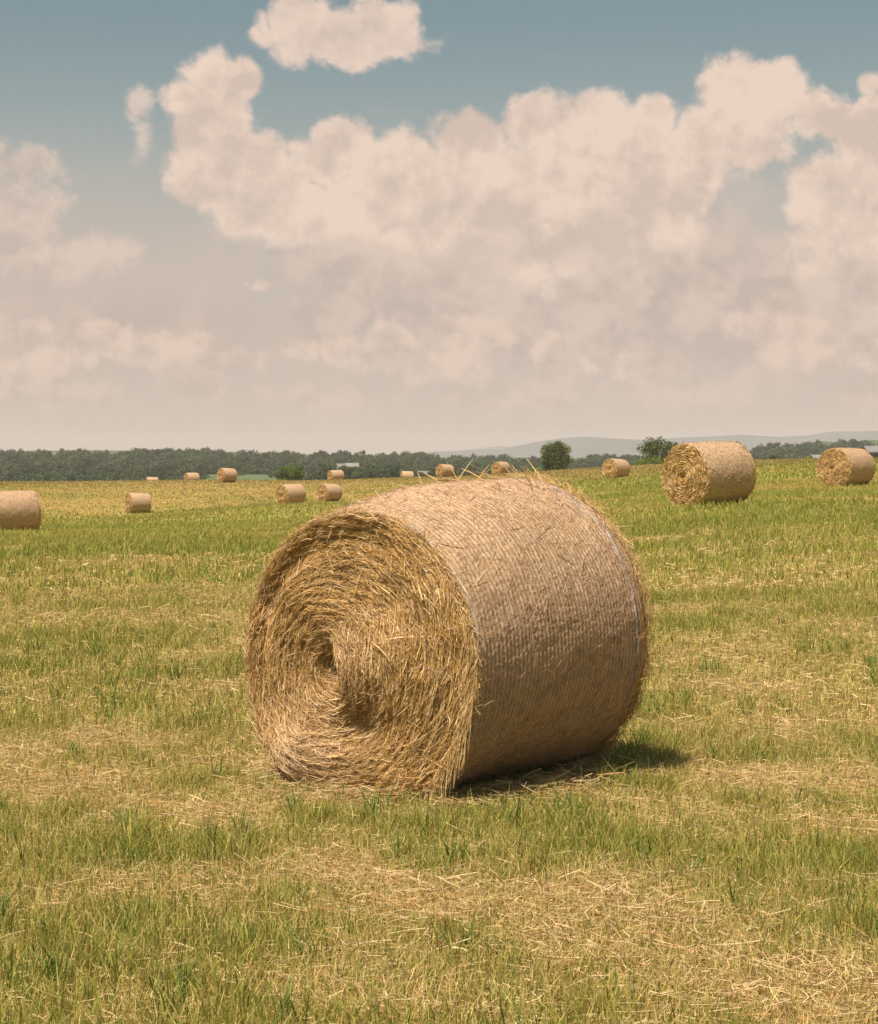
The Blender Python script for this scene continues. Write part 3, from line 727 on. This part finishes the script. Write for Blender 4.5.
# ------------------------------------------------------------------ wooded hill under the woods, and mountains
def ridge(name, pxs, ys, d, thick, mat, label, seed, amp, zbase=-14):
    px = np.linspace(-700, 1580, 420); yy = np.interp(px, pxs, ys) + (fbm(px / 40, px * 0, seed, 4) - .5) * amp
    depth = np.linspace(0, 1, 26); prof = np.sin(depth * math.pi) ** 1.0
    X_ = (px - 439)[:, None] / F * (d + depth * thick)[None]
    top = CZ + (HOR - yy) / F * (d + thick * .5)
    Zr = zbase + (top - zbase)[:, None] * prof[None]
    Zr = Zr + (fbm(X_ / (d * .02), np.repeat((d + depth * thick)[None], len(px), 0) / (d * .03), seed + 2, 4) - .5) * (top.max() - zbase) * .16 * np.sin(depth * math.pi * 2).clip(0, 1)[None]
    V = np.stack([X_, np.repeat((d + depth * thick)[None], len(px), 0), Zr], -1).reshape(-1, 3)
    m_ = len(depth); i = np.arange(len(px) - 1)[:, None] * m_ + np.arange(m_ - 1)[None]
    Q_ = np.stack([i, i + m_, i + m_ + 1, i + 1], -1).reshape(-1, 4)
    return tag(add(name, mesh_np(name, V, Q_, smooth=True), mat), label, kind='structure')
m_hill = simple_mat('hill_woods', (.045, .070, .032), (.085, .105, .05), .012, .95, 6)
m_hill2 = simple_mat('mountain_woods', (.05, .065, .06), (.08, .095, .09), .004, .95, 5)
ridge('hill', [-700, 0, 170, 300, 450, 560, 640, 700, 760, 820, 1580], [450, 451, 450, 454, 458, 462, 459, 456, 449, 442, 438], 1300, 900, m_hill, 'wooded hill behind the far wood', 3, 3)
ridge('mountains', [-700, 250, 380, 430, 500, 530, 560, 585, 610, 640, 700, 740, 780, 810, 830, 878, 1000, 1580],
      [470, 468, 458, 452, 449.5, 443, 438.5, 436.5, 438.5, 440, 437, 434.5, 436.5, 435, 432, 431, 434, 446], 5200, 1600, m_hill2, 'long pale mountain ridge on the horizon', 8, 1.2)
ridge('mountains', [-700, 380, 450, 500, 560, 620, 660, 700, 760, 820, 878, 1580], [462, 458, 451, 446, 449, 446, 442, 440, 441, 436, 434, 440], 7200, 1500, m_hill2, 'second paler mountain ridge behind', 9, 1.5)

# ------------------------------------------------------------------ farm buildings far off
m_white = simple_mat('white_boards', (.24, .23, .22), (.32, .31, .29), .8, .7)
m_roof = simple_mat('grey_roof', (.15, .15, .15), (.22, .21, .20), .5, .6)
m_dark = simple_mat('dark_opening', (.03, .03, .03), (.05, .05, .05), 1, .5)
def boxmesh(name, x0, x1, y0, y1, z0, z1):
    V = np.array([(x, y, z) for z in (z0, z1) for (x, y) in ((x0, y0), (x1, y0), (x1, y1), (x0, y1))], float)
    return mesh_np(name, V, np.array([(3, 2, 1, 0), (4, 5, 6, 7), (0, 1, 5, 4), (1, 2, 6, 5), (2, 3, 7, 6), (3, 0, 4, 7)]))
def farm(name, px, d, ybase, yeave, ytop, wpx, label, nwin, rz=0.2):
    z0 = ground_z(px, ybase, d) - 1.5; ze = ground_z(px, yeave, d) - z0; zt = ground_z(px, ytop, d) - z0; Wd = wpx / F * d; Dp = min(Wd * .6, 9)
    r = bpy.data.objects.new(name, None); COL.objects.link(r); r.location = (gx(px, d), d, z0); r.rotation_euler.z = rz; tag(r, label, 'farm building')
    V = np.array([(-Wd / 2, -Dp / 2, 0), (Wd / 2, -Dp / 2, 0), (Wd / 2, Dp / 2, 0), (-Wd / 2, Dp / 2, 0), (-Wd / 2, -Dp / 2, ze), (Wd / 2, -Dp / 2, ze), (Wd / 2, Dp / 2, ze), (-Wd / 2, Dp / 2, ze), (-Wd / 2, 0, zt - .05), (Wd / 2, 0, zt - .05)], float)
    w = add('walls', mesh_np('walls', V, np.array([(0, 1, 5, 4), (2, 3, 7, 6), (1, 2, 6, 5), (3, 0, 4, 7)]), np.array([(5, 6, 9), (7, 4, 8)])), m_white, r)
    e = .35; V = []
    for zz in (0, .18):
        V += [(-Wd / 2 - e, -Dp / 2 - e, ze - .15 + zz), (Wd / 2 + e, -Dp / 2 - e, ze - .15 + zz), (Wd / 2 + e, 0, zt + zz), (-Wd / 2 - e, 0, zt + zz), (Wd / 2 + e, Dp / 2 + e, ze - .15 + zz), (-Wd / 2 - e, Dp / 2 + e, ze - .15 + zz)]
    Q_ = [(6, 7, 8, 9), (9, 8, 10, 11), (0, 3, 2, 1), (3, 5, 4, 2), (0, 1, 7, 6), (4, 5, 11, 10), (1, 2, 8, 7), (2, 4, 10, 8), (3, 0, 6, 9), (5, 3, 9, 11)]
    add('roof', mesh_np('roof', np.array(V), np.array(Q_)), m_roof, r)
    for k in range(nwin):
        xx = -Wd / 2 + Wd * (k + .5) / nwin
        add('window', boxmesh('window', xx - .5, xx + .5, -Dp / 2 - .05, -Dp / 2 + .05, ze * .62, ze * .88), m_dark, r)
farm('farmhouse', 341, 700, 471, 467, 464, 8, 'small white farmhouse above the ridge bale at left centre', 3, .5)
farm('farm_shed', 352, 700, 471, 467, 463.5, 12, 'white shed adjoining the small white farmhouse', 2, .1)
farm('farm_shed', 383, 640, 475, 471.5, 469.5, 12, 'low pale shed between two ridge bales', 2, .1)
farm('farm_shed', 426, 620, 476.5, 473.3, 471.5, 28, 'long low white shed behind the ridge bales', 6, .04)
farm('barn', 822, 480, 465, 459.5, 455.5, 22, 'white barn with grey roof left of the right edge bale', 3, .3)
farm('farmhouse', 873, 480, 463, 452, 446.5, 18, 'white farmhouse behind the right edge bale', 3, .3)

# ---- haze: the air of the valley
hz = boxmesh('haze', -9600, 9600, -9600, 9600, -40, 138)
m_haze, nt = new_mat('air'); g = NG(nt)
pv = g.n('ShaderNodeVolumePrincipled'); pv.inputs['Color'].default_value = (.91, .87, .83, 1); pv.inputs['Density'].default_value = 1.5e-4; pv.inputs['Anisotropy'].default_value = 0.0
o = g.n('ShaderNodeOutputMaterial'); g.l(pv.outputs[0], o.inputs['Volume'])
tag(add('haze', hz, m_haze), 'pale summer haze over the fields', kind='stuff')

# ------------------------------------------------------------------ sun and sky
SAZ = math.atan2(-.616, -.788)          # azimuth of the sun from +y towards +x
SEL = RD(63)
S = (math.sin(SAZ) * math.cos(SEL), math.cos(SAZ) * math.cos(SEL), math.sin(SEL))
sd = bpy.data.lights.new('sun', 'SUN'); sd.energy = 5.0; sd.angle = RD(.6); sd.color = (1.0, .87, .73)
so = bpy.data.objects.new('sun', sd); COL.objects.link(so)
from mathutils import Vector
so.rotation_euler = Vector(S).to_track_quat('Z', 'Y').to_euler(); so.location = (S[0] * 30, S[1] * 30, S[2] * 30)

world = bpy.data.worlds.new('World'); sc.world = world; world.use_nodes = True
nt = world.node_tree; nt.nodes.clear(); g = NG(nt)
sky = g.n('ShaderNodeTexSky', sky_type='NISHITA'); sky.sun_disc = False; sky.sun_elevation = SEL; sky.sun_rotation = SAZ
sky.altitude = 200; sky.dust_density = 2.0; sky.ozone_density = 1.5
tc = g.n('ShaderNodeTexCoord'); dirv = tc.outputs['Generated']
sp = g.n('ShaderNodeSeparateXYZ'); g.l(dirv, sp.inputs[0])
AZ = g.m('ARCTAN2', sp.outputs[0], sp.outputs[1]); EL = g.m('ARCSINE', sp.outputs[2])
# sky chart: degrees across and up (1 unit = 100 of the chart's steps)
U = g.m('MULTIPLY_ADD', AZ, 20.0, 4.39); Vv = g.m('MULTIPLY_ADD', EL, -20.0, 4.65)
cxy = g.n('ShaderNodeCombineXYZ'); g.l(U, cxy.inputs[0]); g.l(Vv, cxy.inputs[1])
UV = cxy.outputs[0]
def rad_(px, py): # picture spot -> chart
    a = math.atan((px - 439) / F); e = math.atan((512 - py) / F) - PITCH
    return (a * 20 + 4.39, 4.65 - e * 20)
# shared billow field
_bcache = {}
def billow(vec, scale, seed, key):
    if (scale, seed, key) in _bcache: return _bcache[(scale, seed, key)]
    mp = g.n('ShaderNodeMapping'); g.l(vec, mp.inputs[0]); mp.inputs['Location'].default_value = (seed, seed * .7, 0)
    wn = g.n('ShaderNodeTexNoise', noise_dimensions='2D'); wn.inputs['Scale'].default_value = scale * .9; wn.inputs['Detail'].default_value = 3; g.l(mp.outputs[0], wn.inputs['Vector'])
    sub = g.n('ShaderNodeVectorMath', operation='MULTIPLY_ADD'); g.l(wn.outputs['Color'], sub.inputs[0]); sub.inputs[1].default_value = (.40, .40, 0); g.l(mp.outputs[0], sub.inputs[2])
    vo = g.n('ShaderNodeTexVoronoi', feature='F1', voronoi_dimensions='2D')
    vo.inputs['Scale'].default_value = scale; vo.inputs['Detail'].default_value = 3.0; vo.inputs['Roughness'].default_value = .55
    g.l(sub.outputs[0], vo.inputs['Vector'])
    nd = g.n('ShaderNodeTexNoise', noise_dimensions='2D'); g.l(mp.outputs[0], nd.inputs['Vector']); nd.inputs['Scale'].default_value = scale * 1.1; nd.inputs['Detail'].default_value = 6; nd.inputs['Roughness'].default_value = .6
    r = g.m('ADD', g.m('MULTIPLY', g.m('SUBTRACT', .5, vo.outputs['Distance']), .6), g.m('MULTIPLY', g.m('SUBTRACT', nd.outputs['Fac'], .5), 1.5))
    _bcache[(scale, seed, key)] = r
    return r
def blobs(vec, L):
    """field: largest of the cloud's bodies, 1 in a body's middle, 0 on its rim"""
    cur = None
    for (px, py, rx, ry) in L:
        cx, cy = rad_(px, py)
        a = g.n('ShaderNodeVectorMath', operation='SUBTRACT'); g.l(vec, a.inputs[0]); a.inputs[1].default_value = (cx, cy, 0)
        b = g.n('ShaderNodeVectorMath', operation='MULTIPLY'); g.l(a.outputs[0], b.inputs[0]); b.inputs[1].default_value = (100 / rx, 100 / ry, 0)
        c = g.n('ShaderNodeVectorMath', operation='LENGTH'); g.l(b.outputs[0], c.inputs[0])
        dv = g.m('MULTIPLY', g.m('SUBTRACT', 1.0, c.outputs['Value']), (min(rx, ry) / 60.0) ** .5)
        cur = dv if cur is None else g.m('SMOOTH_MAX', cur, dv, .12)
    return cur
def shift(vec, du, dv_):
    a = g.n('ShaderNodeVectorMath', operation='ADD'); g.l(vec, a.inputs[0]); a.inputs[1].default_value = (du, dv_, 0); return a.outputs[0]
def cloud(cur, L, lit, shade, edge=(.0, .16), fine=True, rough=.42, opac=1.0, k=3.0, kb=1.2, soft=0.0):
    """one body of cloud laid over the sky so far; sunward (upper left) sides of its billows are brighter"""
    sc_, sd_ = (2.5, 1.0) if fine else (1.5, 5.0)
    b0 = billow(UV, sc_, sd_, 0); b1 = billow(shift(UV, -.06, -.12), sc_, sd_, 1)
    c0 = billow(UV, .95, 8.0, 0); c1 = billow(shift(UV, -.14, -.34), .95, 8.0, 2)
    B0 = blobs(UV, L)
    f0 = g.m('MULTIPLY_ADD', b0, rough, B0)
    if soft: f0 = g.m('MULTIPLY_ADD', c0, soft, f0)
    mask = g.m('MULTIPLY', g.ramp(f0, *edge), opac)
    l = g.m('ADD', g.m('MULTIPLY_ADD', g.m('SUBTRACT', b0, b1), k * rough, .42), g.m('MULTIPLY', g.m('SUBTRACT', c0, c1), kb))
    l = g.m('ADD', l, g.m('MULTIPLY', g.m('SUBTRACT', 1.0, g.ramp(f0, .05, .75)), .38), clamp=True)
    return g.mix(mask, cur, g.mix(l, shade, lit))
LIT = (6.25, 4.85, 3.98); MIDC = (4.75, 3.7, 3.1); SHD = (4.2, 3.42, 2.98); HAZE_C = (4.2, 3.15, 2.5)
tint = g.mix(1.0, sky.outputs[0], (.66, .68, .53), 'MULTIPLY')
base = g.mix(g.m('MULTIPLY', g.ramp(Vv, 0, 3.0), .6), tint, (3.8, 3.5, 3.15))      # pale veil thickening to the horizon
base = g.mix(g.m('MULTIPLY', g.ramp(Vv, 1.0, 3.2), .8), base, (4.3, 3.5, 3.05))
cur = base
# wide thin veils low in the sky
cur = cloud(cur, [(-100, 260, 220, 100), (120, 330, 240, 80), (420, 320, 260, 110), (700, 320, 240, 100), (980, 300, 220, 130)], (4.6, 3.6, 3.0), (3.7, 3.05, 2.65), (-.2, .7), False, .8, .85, 1.4, 1.6, .6)
# left bank
cur = cloud(cur, [(15, 170, 60, 30), (-20, 205, 80, 60), (40, 215, 40, 40), (20, 250, 70, 50), (112, 250, 46, 28), (70, 262, 60, 34), (-200, 200, 150, 90)], (5.6, 4.35, 3.6), SHD, (-.05, .42), True, .5, .85, 2.2, 1.4, .2)
# small top cloud and wisps
cur = cloud(cur, [(345, 36, 92, 38), (300, 30, 50, 44), (375, 30, 54, 38), (408, 48, 34, 18)], LIT, (4.9, 3.85, 3.3), (-.04, .24), True, .34, .97, 2.2, .8)
cur = cloud(cur, [(138, 112, 20, 26), (143, 138, 14, 30)], LIT, MIDC, (-.1, .35), True, .4, .8)
cur = cloud(cur, [(380, 112, 46, 14), (430, 40, 30, 12), (560, 60, 30, 9)], (3.9, 3.5, 3.2), SHD, (.0, .8), True, .5, .35)
cur = cloud(cur, [(430, 275, 190, 90), (600, 300, 340, 130), (330, 230, 90, 50), (720, 300, 120, 90), (520, 220, 150, 60), (640, 200, 90, 50), (900, 290, 170, 110)], (4.9, 3.85, 3.25), (3.95, 3.2, 2.8), (-.1, .45), False, .6, .97, 2.6, 1.8, .35)
# the great bank
bank = [(215, 86, 40, 42), (243, 82, 26, 32), (188, 102, 30, 26), (218, 128, 52, 54), (212, 176, 56, 50), (250, 165, 48, 44), (275, 205, 84, 52),
        (345, 140, 50, 32), (322, 162, 42, 38), (400, 158, 60, 38), (468, 140, 56, 36), (545, 124, 62, 38), (600, 114, 48, 30), (600, 145, 80, 40), (648, 124, 42, 34),
        (450, 225, 180, 92), (590, 205, 140, 85), (735, 92, 46, 44), (772, 96, 46, 40), (812, 118, 30, 36), (728, 140, 80, 46), (680, 165, 80, 50),
        (862, 150, 48, 38), (905, 120, 50, 40), (868, 94, 17, 18), (872, 118, 26, 26), (835, 128, 30, 30), (845, 200, 72, 56), (900, 250, 120, 100), (1100, 200, 180, 120)]
cur = cloud(cur, [(748, 205, 70, 60), (250, 215, 90, 50)], (4.7, 3.85, 3.35), (4.2, 3.6, 3.2), (-.1, .7), False, .6, .7, 1.5, 1.2, .4)
cur = cloud(cur, bank, LIT, (4.85, 3.8, 3.2), (.0, .27), True, .29, 1.0, 2.4, 2.0)
# greyer bodies lower in the bank, each with its own bright crowns
cur = cloud(cur, [(330, 270, 130, 46), (450, 300, 150, 60), (545, 250, 70, 40), (640, 300, 110, 70), (850, 300, 110, 60)], (5.1, 4.0, 3.35), (3.95, 3.2, 2.8), (-.05, .5), False, .6, .85, 2.6, 1.6, .3)
cur = cloud(cur, [(220, 262, 130, 44), (150, 290, 150, 36), (745, 238, 26, 50)], (4.35, 3.62, 3.2), (4.1, 3.45, 3.08), (-.15, .7), False, .4, .6, 1, .5)
cur = cloud(cur, [(500, 262, 46, 26), (585, 232, 38, 22), (612, 285, 46, 24), (430, 262, 50, 22), (690, 262, 40, 24), (355, 300, 60, 20)], (5.4, 4.2, 3.5), SHD, (-.02, .5), True, .6, .6, 2.6, 1.2)
# low rows
low = [(15, 348, 50, 34), (55, 362, 60, 22), (220, 365, 60, 22), (430, 366, 80, 24), (640, 366, 80, 22), (-60, 350, 70, 30), (108, 340, 44, 26), (150, 352, 66, 28), (195, 346, 34, 20), (268, 286, 32, 9), (330, 352, 54, 20), (392, 345, 38, 30), (470, 335, 60, 28),
       (560, 352, 50, 24), (600, 352, 36, 26), (772, 318, 30, 34), (795, 345, 44, 36), (742, 326, 22, 18), (862, 352, 60, 26), (980, 340, 80, 40)]
cur = cloud(cur, low, (5.75, 4.3, 3.5), (4.15, 3.25, 2.75), (-.06, .28), True, .45, .95, 2.4, 1.4)
cur = cloud(cur, [(40, 395, 120, 28), (210, 392, 90, 22), (330, 400, 110, 24), (520, 402, 120, 24), (700, 398, 130, 26), (880, 392, 90, 26)], (5.3, 4.0, 3.3), (4.0, 3.1, 2.65), (-.1, .5), True, .7, .85, 2.6, 1.8)
cur = g.mix(g.m('MULTIPLY', g.ramp(Vv, 3.6, 4.6), .5), cur, HAZE_C)
bg = g.n('ShaderNodeBackground'); g.l(cur, bg.inputs[0]); bg.inputs[1].default_value = .077
o = g.n('ShaderNodeOutputWorld'); g.l(bg.outputs[0], o.inputs[0])
world.cycles.sampling_method = 'NONE'

# ------------------------------------------------------------------ render settings
sc.render.engine = 'CYCLES'
sc.view_settings.view_transform = 'Standard'; sc.view_settings.look = 'None'; sc.view_settings.exposure = .8; sc.view_settings.gamma = 1
sc.view_settings.use_curve_mapping = False
cy = sc.cycles; cy.max_bounces = 5; cy.diffuse_bounces = 3; cy.glossy_bounces = 1; cy.transmission_bounces = 3; cy.volume_bounces = 0; cy.transparent_max_bounces = 4
cy.use_denoising = True; cy.use_adaptive_sampling = True; cy.adaptive_threshold = .02
try: cy.denoiser = 'OPENIMAGEDENOISE'; cy.denoising_input_passes = 'RGB_ALBEDO_NORMAL'; cy.denoising_prefilter = 'FAST'
except Exception as e: print(e)
cy.caustics_reflective = False; cy.caustics_refractive = False
